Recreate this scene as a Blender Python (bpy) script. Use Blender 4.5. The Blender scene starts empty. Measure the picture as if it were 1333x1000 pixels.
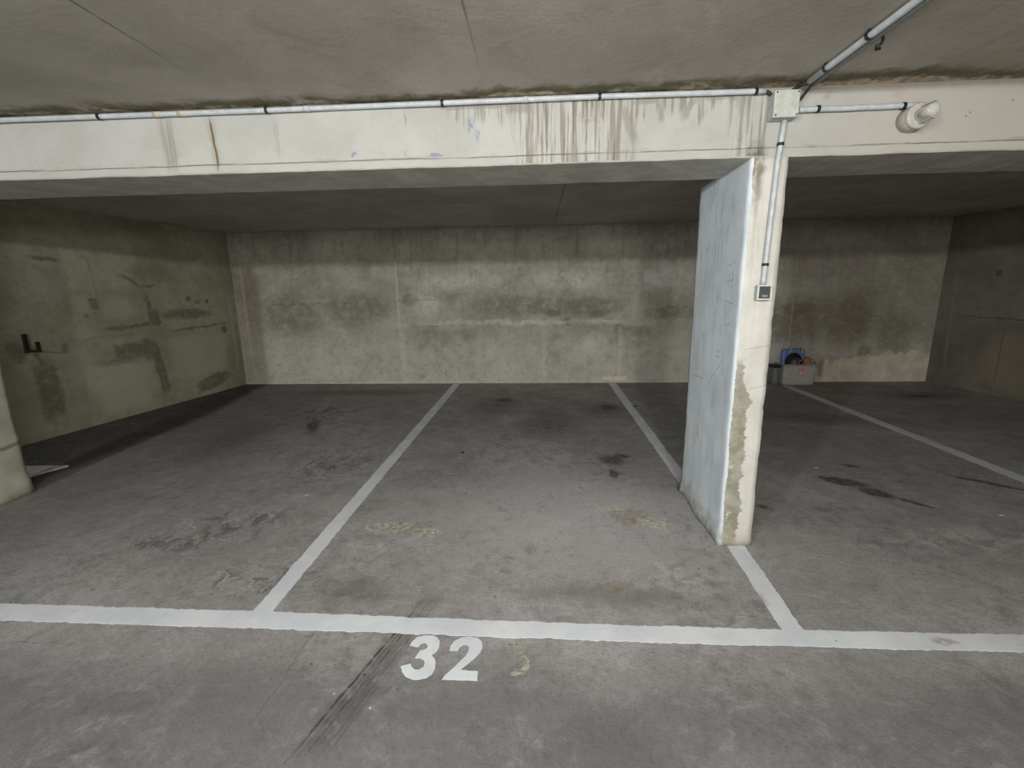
import bpy, bmesh, math, random
from mathutils import Vector, Matrix, noise
random.seed(7)
S = bpy.context.scene
C = S.collection
PI = math.pi

# ------------------------------------------------------------------ helpers
def link(name, me, mats=None, parent=None):
    o = bpy.data.objects.new(name, me)
    C.objects.link(o)
    if mats is not None:
        for m in (mats if isinstance(mats, (list, tuple)) else [mats]):
            me.materials.append(m)
    if parent is not None:
        o.parent = parent
        o.matrix_parent_inverse = Matrix.Translation(-parent.location)
    return o

def obj(name, bm, mats, parent=None, smooth=False):
    me = bpy.data.meshes.new(name)
    bmesh.ops.recalc_face_normals(bm, faces=bm.faces)
    bm.to_mesh(me); bm.free()
    if smooth:
        for p in me.polygons: p.use_smooth = True
    return link(name, me, mats, parent)

def thing(name, label, cat, loc, group=None):
    o = bpy.data.objects.new(name, None); C.objects.link(o)
    o.location = loc; o.empty_display_size = .05
    o['label'] = label; o['category'] = cat
    if group: o['group'] = group
    return o

def tag(o, label=None, cat=None, group=None, kind=None):
    if label: o['label'] = label
    if cat: o['category'] = cat
    if group: o['group'] = group
    if kind: o['kind'] = kind
    return o

def add_box(bm, x0, x1, y0, y1, z0, z1, bev=0, seg=2):
    r = bmesh.ops.create_cube(bm, size=1)
    vs = r['verts']
    for v in vs:
        v.co = Vector(((x0+x1)/2 + v.co.x*(x1-x0), (y0+y1)/2 + v.co.y*(y1-y0), (z0+z1)/2 + v.co.z*(z1-z0)))
    if bev:
        es = list({e for v in vs for e in v.link_edges})
        bmesh.ops.bevel(bm, geom=es, offset=bev, segments=seg, affect='EDGES', profile=.5)
    return vs

def add_tube(bm, pts, r, n=12, cap=True, closed=False):
    pts = [Vector(p) for p in pts]
    rs = r if isinstance(r, (list, tuple)) else [r]*len(pts)
    rings = []; prev = None
    N = len(pts)
    for i, p in enumerate(pts):
        if closed: t = pts[(i+1) % N] - pts[i-1]
        else: t = pts[min(i+1, N-1)] - pts[max(i-1, 0)]
        t.normalize()
        if prev is None:
            a = Vector((0, 0, 1)) if abs(t.z) < .9 else Vector((1, 0, 0))
            u = t.cross(a).normalized()
        else:
            u = (prev - t*prev.dot(t)).normalized()
        prev = u
        w = t.cross(u)
        rings.append([bm.verts.new(p + (u*math.cos(2*PI*k/n) + w*math.sin(2*PI*k/n))*rs[i]) for k in range(n)])
    for i in range(N if closed else N-1):
        A, B = rings[i], rings[(i+1) % N]
        for k in range(n):
            bm.faces.new((A[k], A[(k+1) % n], B[(k+1) % n], B[k]))
    if cap and not closed:
        bm.faces.new(rings[0]); bm.faces.new(rings[-1])

def add_lathe(bm, prof, origin, axis='Z', n=32):
    """prof: list of (radius, height) turned about an axis through origin"""
    O = Vector(origin); rings = []
    for r, h in prof:
        ring = []
        for k in range(n):
            a = 2*PI*k/n
            c, s = r*math.cos(a), r*math.sin(a)
            v = {'Z': (c, s, h), 'Y': (c, -h, s), 'X': (h, c, s)}[axis]
            ring.append(bm.verts.new(O + Vector(v)))
        rings.append(ring)
    for A, B in zip(rings, rings[1:]):
        for k in range(n):
            bm.faces.new((A[k], A[(k+1) % n], B[(k+1) % n], B[k]))
    if prof[0][0] > 1e-6: bm.faces.new(rings[0])
    if prof[-1][0] > 1e-6: bm.faces.new(rings[-1])
    bmesh.ops.remove_doubles(bm, verts=bm.verts, dist=1e-6)

def rough_box(x0, x1, y0, y1, z0, z1, cell=.03, amp=.004, fr=6., chip=.012, flare=0., lean=None):
    """a cast concrete block: finely divided faces, uneven surfaces, worn arrises"""
    bm = bmesh.new()
    nx, ny, nz = [max(2, int(round(d/cell))) for d in (x1-x0, y1-y0, z1-z0)]
    cache = {}
    def V(i, j, k):
        key = (i, j, k)
        if key in cache: return cache[key]
        x, y, z = x0+(x1-x0)*i/nx, y0+(y1-y0)*j/ny, z0+(z1-z0)*k/nz
        p = Vector((x, y, z))
        ex = -1 if i == 0 else (1 if i == nx else 0)
        ey = -1 if j == 0 else (1 if j == ny else 0)
        ez = 0
        n1 = noise.noise(p*fr) + .5*noise.noise(p*fr*3)
        q = p + Vector((ex, ey, 0))*n1*amp
        if ex and ey:                                   # worn arris
            c = chip*(.45 + .9*max(0, noise.noise(p*9+Vector((3, 1, 7))) + .35*noise.noise(p*31)))
            q -= Vector((ex, ey, 0))*c*.7
        if flare and z-z0 < .22:
            f = flare*(1-(z-z0)/.22)**2*(.6+.8*noise.noise(p*7+Vector((9, 9, 9))))
            q += Vector((ex, ey, 0))*max(f, 0)
        if lean:
            t = (z-z0)/(z1-z0)
            q += Vector((lean[0]*t, lean[1]*t, 0))
        cache[key] = bm.verts.new(q)
        return cache[key]
    for i in range(nx):
        for k in range(nz):
            bm.faces.new((V(i, 0, k), V(i+1, 0, k), V(i+1, 0, k+1), V(i, 0, k+1)))
            bm.faces.new((V(i, ny, k), V(i, ny, k+1), V(i+1, ny, k+1), V(i+1, ny, k)))
    for j in range(ny):
        for k in range(nz):
            bm.faces.new((V(0, j, k), V(0, j, k+1), V(0, j+1, k+1), V(0, j+1, k)))
            bm.faces.new((V(nx, j, k), V(nx, j+1, k), V(nx, j+1, k+1), V(nx, j, k+1)))
    for i in range(nx):
        for j in range(ny):
            bm.faces.new((V(i, j, 0), V(i, j+1, 0), V(i+1, j+1, 0), V(i+1, j, 0)))
            bm.faces.new((V(i, j, nz), V(i+1, j, nz), V(i+1, j+1, nz), V(i, j+1, nz)))
    return bm

# ------------------------------------------------------------------ node materials
class NT:
    def __init__(s, name):
        s.m = bpy.data.materials.new(name); s.m.use_nodes = True
        s.t = s.m.node_tree; s.n = s.t.nodes; s.b = s.n['Principled BSDF']
        s.b.inputs['Roughness'].default_value = .85
        s.b.inputs['Specular IOR Level'].default_value = .3
        s.pos = s.n.new('ShaderNodeNewGeometry').outputs['Position']
    def L(s, a, b):
        if hasattr(a, 'is_output'): s.t.links.new(a, b)
        else: b.default_value = a
    def math(s, op, a, b=0., c=0., clamp=False):
        x = s.n.new('ShaderNodeMath'); x.operation = op; x.use_clamp = clamp
        s.L(a, x.inputs[0]); s.L(b, x.inputs[1]); s.L(c, x.inputs[2]); return x.outputs[0]
    def vmath(s, op, a, b=(0, 0, 0)):
        x = s.n.new('ShaderNodeVectorMath'); x.operation = op
        s.L(a, x.inputs[0]); s.L(b, x.inputs[1]); return x.outputs[0] if op not in ('LENGTH', 'DOT_PRODUCT') else x.outputs['Value']
    def sep(s, v):
        x = s.n.new('ShaderNodeSeparateXYZ'); s.L(v, x.inputs[0]); return x.outputs
    def comb(s, x, y, z=0.):
        n = s.n.new('ShaderNodeCombineXYZ'); s.L(x, n.inputs[0]); s.L(y, n.inputs[1]); s.L(z, n.inputs[2]); return n.outputs[0]
    def scale(s, v, k):
        x = s.n.new('ShaderNodeMapping'); s.L(v, x.inputs[0]); x.inputs['Scale'].default_value = k; return x.outputs[0]
    def noise(s, sc, det=4, rough=.55, v=None, dist=0., col=False):
        x = s.n.new('ShaderNodeTexNoise'); s.L(s.pos if v is None else v, x.inputs['Vector'])
        x.inputs['Scale'].default_value = sc; x.inputs['Detail'].default_value = det
        x.inputs['Roughness'].default_value = rough; x.inputs['Distortion'].default_value = dist
        return x.outputs['Color'] if col else x.outputs['Fac']
    def vor(s, sc, v=None, feat='F1'):
        x = s.n.new('ShaderNodeTexVoronoi'); x.feature = feat; x.inputs['Scale'].default_value = sc
        s.L(s.pos if v is None else v, x.inputs['Vector']); return x.outputs['Distance']
    def mr(s, f, a, b, c=0., d=1., smooth=True):
        x = s.n.new('ShaderNodeMapRange'); x.interpolation_type = 'SMOOTHSTEP' if smooth else 'LINEAR'; x.clamp = True
        s.L(f, x.inputs[0]); s.L(a, x.inputs[1]); s.L(b, x.inputs[2]); s.L(c, x.inputs[3]); s.L(d, x.inputs[4]); return x.outputs[0]
    def mix(s, f, a, b):
        x = s.n.new('ShaderNodeMix'); x.data_type = 'RGBA'
        s.L(f, x.inputs[0])
        for v, i in ((a, 6), (b, 7)):
            if isinstance(v, tuple) and len(v) == 3: v = v+(1,)
            s.L(v, x.inputs[i])
        return x.outputs[2]
    def mul(s, a, b): return s.math('MULTIPLY', a, b)
    def add(s, a, b): return s.math('ADD', a, b)
    def warp(s, v, amt, sc, det=4):
        n = s.noise(sc, det, .6, v, col=True)
        n = s.vmath('SUBTRACT', n, (.5, .5, .5))
        n = s.vmath('MULTIPLY', n, (amt, amt, 0))
        return s.vmath('ADD', v, n)
    def blob(s, v, cx, cy, rx, ry, ang=0, soft=.5):
        x = s.n.new('ShaderNodeMapping'); x.vector_type = 'TEXTURE'; s.L(v, x.inputs[0])
        x.inputs['Location'].default_value = (cx, cy, 0); x.inputs['Rotation'].default_value = (0, 0, math.radians(ang))
        x.inputs['Scale'].default_value = (rx, ry, 1)
        return s.mr(s.vmath('LENGTH', x.outputs[0]), 1., 1.-soft)
    def rect(s, v, cx, cy, rx, ry, ang=0, soft=.3):
        x = s.n.new('ShaderNodeMapping'); x.vector_type = 'TEXTURE'; s.L(v, x.inputs[0])
        x.inputs['Location'].default_value = (cx, cy, 0); x.inputs['Rotation'].default_value = (0, 0, math.radians(ang))
        x.inputs['Scale'].default_value = (rx, ry, 1)
        a = s.sep(s.vmath('ABSOLUTE', x.outputs[0]))
        return s.mul(s.mr(a[0], 1., 1.-soft), s.mr(a[1], 1., 1.-soft))
    def seg(s, v, x0, y0, x1, y1, w, soft=.6):
        L = math.hypot(x1-x0, y1-y0)
        return s.rect(v, (x0+x1)/2, (y0+y1)/2, L/2+w, w, math.degrees(math.atan2(y1-y0, x1-x0)), soft)
    def union(s, ms):
        r = ms[0]
        for m in ms[1:]: r = s.math('MAXIMUM', r, m)
        return r
    def done(s, col, bump=None, strength=.3, dist=.01, rough=None, gain=None):
        if gain: col = s.vmath('MULTIPLY', col, gain if isinstance(gain, tuple) else (gain, gain, gain))
        s.L(col if hasattr(col, 'is_output') else col+(1,), s.b.inputs['Base Color'])
        if rough is not None: s.L(rough, s.b.inputs['Roughness'])
        if bump is not None:
            x = s.n.new('ShaderNodeBump'); x.inputs['Strength'].default_value = strength; x.inputs['Distance'].default_value = dist
            s.L(bump, x.inputs['Height']); s.t.links.new(x.outputs[0], s.b.inputs['Normal'])
        return s.m

def plain(name, col, rough=.5, spec=.5, metal=0, trans=0, bumps=0, alpha=1, ior=None):
    n = NT(name)
    n.b.inputs['Roughness'].default_value = rough
    n.b.inputs['Specular IOR Level'].default_value = spec
    n.b.inputs['Metallic'].default_value = metal
    n.b.inputs['Transmission Weight'].default_value = trans
    n.b.inputs['Alpha'].default_value = alpha
    if ior: n.b.inputs['IOR'].default_value = ior
    f = n.noise(35, 4)
    c = n.mix(n.mr(f, .3, .75), tuple(x*.86 for x in col), tuple(min(1, x*1.08) for x in col))
    return n.done(c, n.noise(220, 2) if bumps else None, bumps or .1, .002)

# ---- floor -----------------------------------------------------------------
def Yf(n, P): return n.sep(P)[1]

def floor_mat():
    n = NT('worn concrete floor')
    P = n.comb(n.sep(n.pos)[0], n.sep(n.pos)[1])
    W = n.warp(P, .28, 3.2)
    W2 = n.warp(P, .10, 11)
    big = n.noise(.9, 5, .6, P)
    mid = n.noise(4.5, 7, .68, P, .6)
    fine = n.noise(38, 6, .7, P)
    grit = n.noise(170, 3, .7, P)
    D = n.scale(P, (1.0, .35, 1))
    brush = n.noise(16, 6, .72, n.warp(n.scale(P, (.5, 1.5, 1)), .3, 2), .2)
    col = n.mix(n.mr(big, .35, .68), (0.224, 0.215, 0.208), (0.298, 0.287, 0.280))
    col = n.mix(n.mul(n.mr(mid, .45, .68), .55), col, (0.172, 0.163, 0.154))
    col = n.mix(n.mul(n.mr(mid, .46, .30), .45), col, (0.359, 0.350, 0.347))
    col = n.mix(n.mul(n.mr(fine, .40, .75), .42), col, (0.131, 0.124, 0.119))
    col = n.mix(n.mul(n.mr(brush, .52, .70), .35), col, (0.385, 0.376, 0.371))
    # trowel-smeared darker areas, left bay
    rough_area = n.union([n.blob(W, -2.15, 2.55, .85, .42, 35, .8), n.blob(W, -1.85, 3.75, .55, .75, -20, .9),
                          n.blob(W, -2.7, 5.4, .9, .9, 0, .9), n.blob(W, -1.5, 2.1, .5, .25, 10, .8)])
    tear = n.mr(n.noise(9, 7, .75, n.warp(n.scale(P, (1., .8, 1)), .35, 4), .8), .47, .62)
    col = n.mix(n.mul(n.mul(rough_area, tear), .95), col, (0.091, 0.084, 0.075))
    light_tear = n.mr(n.noise(13, 6, .7, P, .9), .54, .64)
    col = n.mix(n.mul(n.mul(rough_area, light_tear), .7), col, (0.420, 0.411, 0.403))
    # paler scoured skin in front of bay 32
    pale = n.union([n.blob(W, .1, 2.75, .95, .35, 5, .8), n.blob(W, -.9, 2.45, .5, .3, 0, .8), n.blob(W, .7, 2.2, .4, .18, -10, .7),
                    n.blob(W, 1.0, 1.0, 1.4, .5, 0, .9), n.blob(W, 2.6, 2.6, .9, .25, 0, .9), n.blob(W, 0.0, 3.9, .9, .6, 0, .9)])
    flake = n.mr(n.noise(6, 6, .7, W, 1.2), .46, .58)
    col = n.mix(n.mul(n.mul(pale, flake), .5), col, (0.411, 0.394, 0.389))
    # worn dark lanes where tyres and engines stand
    lanes = n.union([n.blob(W, -.6, 5.75, .55, .75, 0, .9), n.blob(W, .15, 5.1, .5, .9, 0, .9), n.blob(W, .8, 5.6, .5, .5, 0, .9),
                     n.blob(W, -.9, 2.0, .32, .16, 0, .8), n.blob(W, .35, 2.02, .6, .13, 0, .8),
                     n.blob(W, .25, 1.22, .34, .28, 0, .8), n.blob(W, -2.6, 6.6, 1.6, .35, 0, .9),
                     n.blob(W, 5.2, 6.3, .8, .35, 0, .8), n.blob(W, -3.2, 4.4, .5, 1.0, 10, .9), n.blob(W, 3.2, 5.2, 1.4, .4, -10, .9)])
    col = n.mix(n.mul(lanes, .72), col, (0.116, 0.108, 0.100))
    back = n.mr(n.sep(n.warp(P, .9, .9))[1], 3.6, 6.2)
    col = n.mix(n.mul(back, .02), col, (0.123, 0.117, 0.110))
    # aisle floor darkened and mid bay brightened in colour to balance the lamplight
    lane = n.mr(n.sep(n.warp(P, .35, 1.6))[1], 1.75, 1.35)
    col = n.mix(n.mul(lane, .72), col, (.088, .087, .086))
    mid_lit = n.blob(n.warp(P, .7, 1.2), .15, 2.85, 1.5, 1.15, 0, .95)
    col = n.mix(n.mul(mid_lit, .68), col, (.40, .395, .385))
    left_dim = n.mr(n.sep(n.warp(P, .5, 1.4))[0], -2.2, -3.6)  # light fall-off towards the left, put into the floor colour
    col = n.mix(n.mul(left_dim, .40), col, (.09, .088, .08))
    wall_shade = n.mr(n.add(n.sep(n.warp(P, .10, 5))[0], n.mr(Yf(n, P), 5., 7.2, 0., .35)), -4.02, -4.22)  # shadow strip behind the left pillar, painted on as far as the wall
    col = n.mix(n.mul(wall_shade, .80), col, (.030, .028, .025))
    # oil
    oil = n.union([n.blob(W2, .66, 3.86, .15, .18, 20, .7), n.blob(W2, .76, 3.95, .10, .08, 0, .6), n.blob(W2, .63, 3.55, .05, .12, 0, .6),
                   n.blob(W2, 2.36, 3.42, .20, .10, -28, .45), n.blob(W2, 2.48, 3.22, .14, .10, -45, .5), n.blob(W2, 2.62, 3.08, .16, .035, -50, .6),
                   n.blob(W2, 2.62, 3.75, .12, .05, -30, .7),
                   n.blob(W2, 3.42, 3.42, .36, .045, -42, .7), n.blob(W2, 5.15, 6.25, .22, .10, 0, .7),
                   n.blob(W2, 1.55, 3.0, .07, .05, 0, .7), n.blob(W2, -.44, 6.1, .18, .18, 0, .8),
                   n.blob(W2, -2.55, 4.85, .10, .5, 25, .8), n.blob(W2, .92, 5.7, .16, .22, 0, .8)])
    oil = n.mul(oil, n.mr(n.noise(22, 5, .7, P), .28, .58, .45, 1.))
    col = n.mix(n.mul(oil, .82), col, (0.022, 0.019, 0.017))
    # rust and cream splashes
    W3 = n.warp(P, .22, 16)
    spl = n.mr(n.noise(26, 5, .7, P), .46, .56)
    rust = n.mul(n.union([n.blob(W3, .62, 2.84, .17, .15, 0, .5), n.blob(W3, -.82, 2.65, .20, .10, 0, .5), n.blob(W3, .40, 2.1, .09, .05, 0, .5)]), n.mr(spl, 0., 1., .35, 1.))
    col = n.mix(n.mul(rust, .6), col, (.20, .15, .09))
    cream = n.mul(n.union([n.blob(W3, -.95, 2.66, .20, .09, 0, .4), n.blob(W3, -.70, 2.60, .11, .07, 0, .4), n.blob(W3, .76, 2.74, .15, .09, -30, .4), n.blob(W3, .50, 2.95, .13, .08, 0, .4)]),
                  n.mr(n.noise(34, 4, .7, P), .47, .55))
    col = n.mix(n.mul(cream, .85), col, (.48, .45, .34))
    # scraped tyre-width grooves crossing the line by the number
    g = []
    gd = n.warp(P, .012, 9)
    for dx, w, k in ((-.045, .007, 1.), (-.022, .004, .6), (0.000, 0.006, 0.800), (0.022, 0.004, 0.500), (0.050, 0.005, 0.600), (0.075, 0.003, 0.400)):
        g.append(n.mul(n.seg(gd, -.815+dx, 1.05, -.50+dx*.8, 2.06, w), k))
    smear = n.mul(n.seg(n.warp(P, .06, 7), -.80, 1.05, -.49, 2.08, .085, .8), .45)
    groove = n.mul(n.union(g), n.mr(n.noise(14, 3, .6, P), .35, .55, .3, 1.))
    col = n.mix(n.union([n.mul(groove, .9), smear]), col, (.030, .028, .025))
    # hairline cracks
    ck = n.union([n.seg(n.warp(P, .08, 3), -1.02, 1.2, -1.0, 2.0, .003), n.seg(n.warp(P, .1, 3), -2.9, 1.6, -1.9, 1.62, .003)])
    col = n.mix(n.mul(ck, .5), col, (0.040, 0.037, 0.034))
    # small-scale scuffing over everything
    m2 = n.noise(13, 7, .78, n.warp(P, .12, 5), .35)
    var = n.mr(n.noise(1.6, 4, .6, W), .40, .62, .25, 1.)
    col = n.mix(n.mul(n.mul(n.mr(m2, .48, .64), var), .42), col, (.062, .059, .055))
    col = n.mix(n.mul(n.mul(n.mr(m2, .48, .36), var), .34), col, (.30, .295, .29))
    m3 = n.noise(75, 4, .75, P)
    col = n.mix(n.mul(n.mr(m3, .52, .66), .40), col, (.055, .052, .048))
    # white and black specks
    wv = n.vor(5.5, P); wm = n.mul(n.mr(wv, .035, .02), n.mr(n.noise(2.2, 2, .5, P), .52, .58))
    col = n.mix(n.mul(wm, .8), col, (0.500, 0.490, 0.460))
    bv = n.vor(7.5, n.vmath('ADD', n.warp(P, .05, 20), (3.3, 1.7, 0))); bmk = n.mul(n.mr(bv, .07, .03), n.mr(n.noise(1.8, 2, .5, P), .50, .58))
    col = n.mix(n.mul(bmk, .8), col, (0.030, 0.028, 0.026))
    pit = n.mr(grit, .62, .72)
    col = n.mix(n.mul(pit, .35), col, (0.079, 0.074, 0.040))
    h = n.add(n.mul(fine, .5), n.add(n.mul(mid, .6), n.mul(grit, .25)))
    h = n.math('SUBTRACT', h, n.mul(groove, .9))
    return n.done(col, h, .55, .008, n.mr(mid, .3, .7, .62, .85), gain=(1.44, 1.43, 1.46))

def concrete_base(n, P, dark, light, sc=1., warp_amt=.25):
    W = n.warp(P, warp_amt, 2.5*sc)
    a = n.noise(1.3*sc, 6, .62, W, .3)
    b = n.noise(5*sc, 7, .7, P, .8)
    c = n.noise(40, 5, .7, P)
    col = n.mix(n.mr(a, .34, .66), dark, light)
    mid = tuple((x+y)/2 for x, y in zip(dark, light))
    col = n.mix(n.mul(n.mr(b, .48, .66), .5), col, tuple(x*.72 for x in mid))
    col = n.mix(n.mul(n.mr(b, .46, .32), .4), col, tuple(x*1.35 for x in mid))
    col = n.mix(n.mul(n.mr(c, .5, .75), .3), col, tuple(x*.6 for x in mid))
    h = n.add(n.mul(b, .7), n.mul(c, .3))
    return col, h, W

def wall_back_mat():
    n = NT('cast concrete back wall')
    X, Y, Z = n.sep(n.pos)[:3]
    P = n.comb(X, Z)
    col, h, W = concrete_base(n, P, (.215, .200, .172), (.315, .300, .268), 1.1)
    W2 = n.warp(P, .14, 5, 6)
    W3 = n.warp(P, .05, 14, 5)
    # olive damp clouding
    damp = n.union([n.blob(W2, -4.0, 1.15, .75, .45, 0, .6), n.blob(W2, -2.9, 1.25, .8, .35, 0, .6), n.rect(W2, -1.45, .48, .58, .46, 0, .3),
                    n.blob(W2, -.4, 1.25, .8, .22, 0, .6), n.rect(W2, .55, 1.22, 1.0, .16, 0, .5), n.blob(W2, .25, .55, .33, .33, 0, .4),
                    n.blob(W2, 1.55, .72, .42, .22, 0, .35), n.blob(W2, 2.1, 1.1, .5, .14, 0, .4), n.blob(W2, -2.6, .35, .5, .28, 0, .6),
                    n.rect(W2, 3.9, .9, .55, .35, 0, .5), n.blob(W2, 4.7, .9, .6, .5, 0, .7), n.blob(W2, 5.45, .75, .4, .5, 0, .7), n.blob(W2, 1.6, .2, .2, .2, 0, .5)])
    tex = n.mr(n.noise(6, 6, .7, P, .6), .36, .56, .25, 1.)
    col = n.mix(n.mul(n.mul(damp, tex), .72), col, (.135, .124, .092))
    blot = n.union([n.blob(W3, .95, 1.10, .16, .07, 0, .4), n.blob(W3, .25, 1.12, .16, .07, 0, .4), n.blob(W3, .5, .98, .12, .08, 0, .4),
                    n.blob(W3, 1.3, .85, .10, .12, 0, .4), n.blob(W3, 4.0, 1.15, .35, .12, 0, .5), n.blob(W3, -2.0, 1.35, .16, .14, 0, .5),
                    n.blob(W3, 5.05, .45, .14, .18, 0, .5), n.blob(W3, 4.43, .22, .06, .16, 0, .4)])
    col = n.mix(n.mul(blot, .6), col, (.105, .095, .068))
    # efflorescence: pale horizontal wash
    pale = n.union([n.blob(W2, -1.3, 1.62, .9, .22, 0, .8), n.blob(W2, .4, 1.62, .9, .22, 0, .8), n.blob(W2, 1.9, 1.65, .7, .28, 0, .8),
                    n.blob(W2, -1.75, 1.3, .4, .28, 0, .8), n.rect(W2, .0, .98, 2.6, .06, 0, .8), n.blob(W2, .9, .62, .28, .22, 0, .6),
                    n.blob(W2, -3.4, .25, .5, .3, 0, .8), n.rect(W2, 3.9, 1.45, 1.2, .2, 0, .8)])
    pale = n.mul(pale, n.mr(n.noise(4, 6, .7, P, .5), .32, .6, .2, 1.))
    col = n.mix(n.mul(pale, .62), col, (.46, .45, .42))
    # formwork seams: pale vertical fins and dark lips
    vs = n.union([n.seg(W3, x, -.2, x, z, w) for x, z, w in ((-2.16, .95, .035), (.12, .85, .05), (1.32, 1.0, .05), (-4.72, 2.3, .03), (3.9, 2.4, .02), (-2.2, 2.4, .025), (3.3, 2.4, .06))])
    col = n.mix(n.mul(vs, .45), col, (.42, .40, .35))
    ds = n.union([n.seg(W3, -2.09, 0, -2.09, .9, .012), n.seg(W3, -2.05, .92, -.9, .96, .012), n.seg(W3, -.0, 0, .0, .9, .01), n.seg(W3, 1.12, .2, 1.12, .95, .01),
                  n.seg(W3, -2.6, 1.33, -1.4, 1.36, .01), n.seg(W3, 3.75, 1.0, 6, 1.02, .008), n.seg(W3, -1.95, 1.6, -1.95, 2.4, .01), n.seg(W3, -4.7, 1.3, -2.5, 1.33, .02)])
    col = n.mix(n.mul(n.mul(ds, n.mr(n.noise(5, 5, .7, P), .38, .6)), .6), col, (.10, .09, .07))
    # streaks running down from the top
    st = n.noise(3, 5, .7, n.scale(n.warp(P, .1, 2), (4.5, .5, 1)))
    col = n.mix(n.mul(n.mul(n.mr(st, .5, .68), n.mr(Z, .9, 2.3)), .42), col, (.11, .10, .08))
    # repaired skirting of lighter render, ragged top, right bay
    edge = n.add(n.mul(n.noise(3.2, 6, .75, n.comb(X, 0.)), .62), n.mul(n.mr(X, 4.4, 5.4), .12))
    rep = n.mul(n.mr(n.math('SUBTRACT', Z, edge), .035, .0), n.mr(X, 4.42, 4.50))
    col = n.mix(n.mul(rep, .8), col, n.mix(n.mr(n.noise(5, 6, .7, P), .4, .65), (.36, .325, .255), (.50, .465, .385)))
    lowp = n.mul(n.mr(n.sep(W2)[1], 1.0, .5), n.mr(n.sep(W2)[0], 3.2, 2.4))
    col = n.mix(n.mul(lowp, n.mr(n.noise(3.5, 7, .7, W2, .6), .3, .6, .25, .75)), col, (.37, .36, .325))
    foot = n.mul(n.mr(n.sep(W3)[1], .05, .01), n.mr(n.noise(6, 4, .7, P), .4, .6, .1, .6))
    col = n.mix(foot, col, (.42, .40, .345))
    rp = n.rect(n.warp(P, .03, 8), 1.25, .07, .22, .035, 0, .3)
    col = n.mix(n.mul(rp, .8), col, (.48, .42, .33))
    shade_r = n.mr(n.sep(W2)[0], 3.1, 4.2)  # shade on the upper right of the wall, painted into its colour
    col = n.mix(n.mul(n.mul(shade_r, n.mr(n.sep(W2)[1], .5, .9)), .45), col, (.11, .10, .082))
    m2 = n.noise(10, 7, .8, n.warp(P, .1, 5), .25)
    col = n.mix(n.mul(n.mr(m2, .50, .64), .40), col, (.15, .14, .11))
    col = n.mix(n.mul(n.mr(m2, .46, .34), .30), col, (.40, .39, .36))
    holes = n.mul(n.mr(n.vor(7, P), .05, .03), n.mr(n.noise(3, 2, .5, P), .5, .6))
    col = n.mix(n.mul(holes, .6), col, (.07, .065, .05))
    return n.done(col, h, .35, .012, gain=(1.78, 1.77, 1.75))

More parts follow.
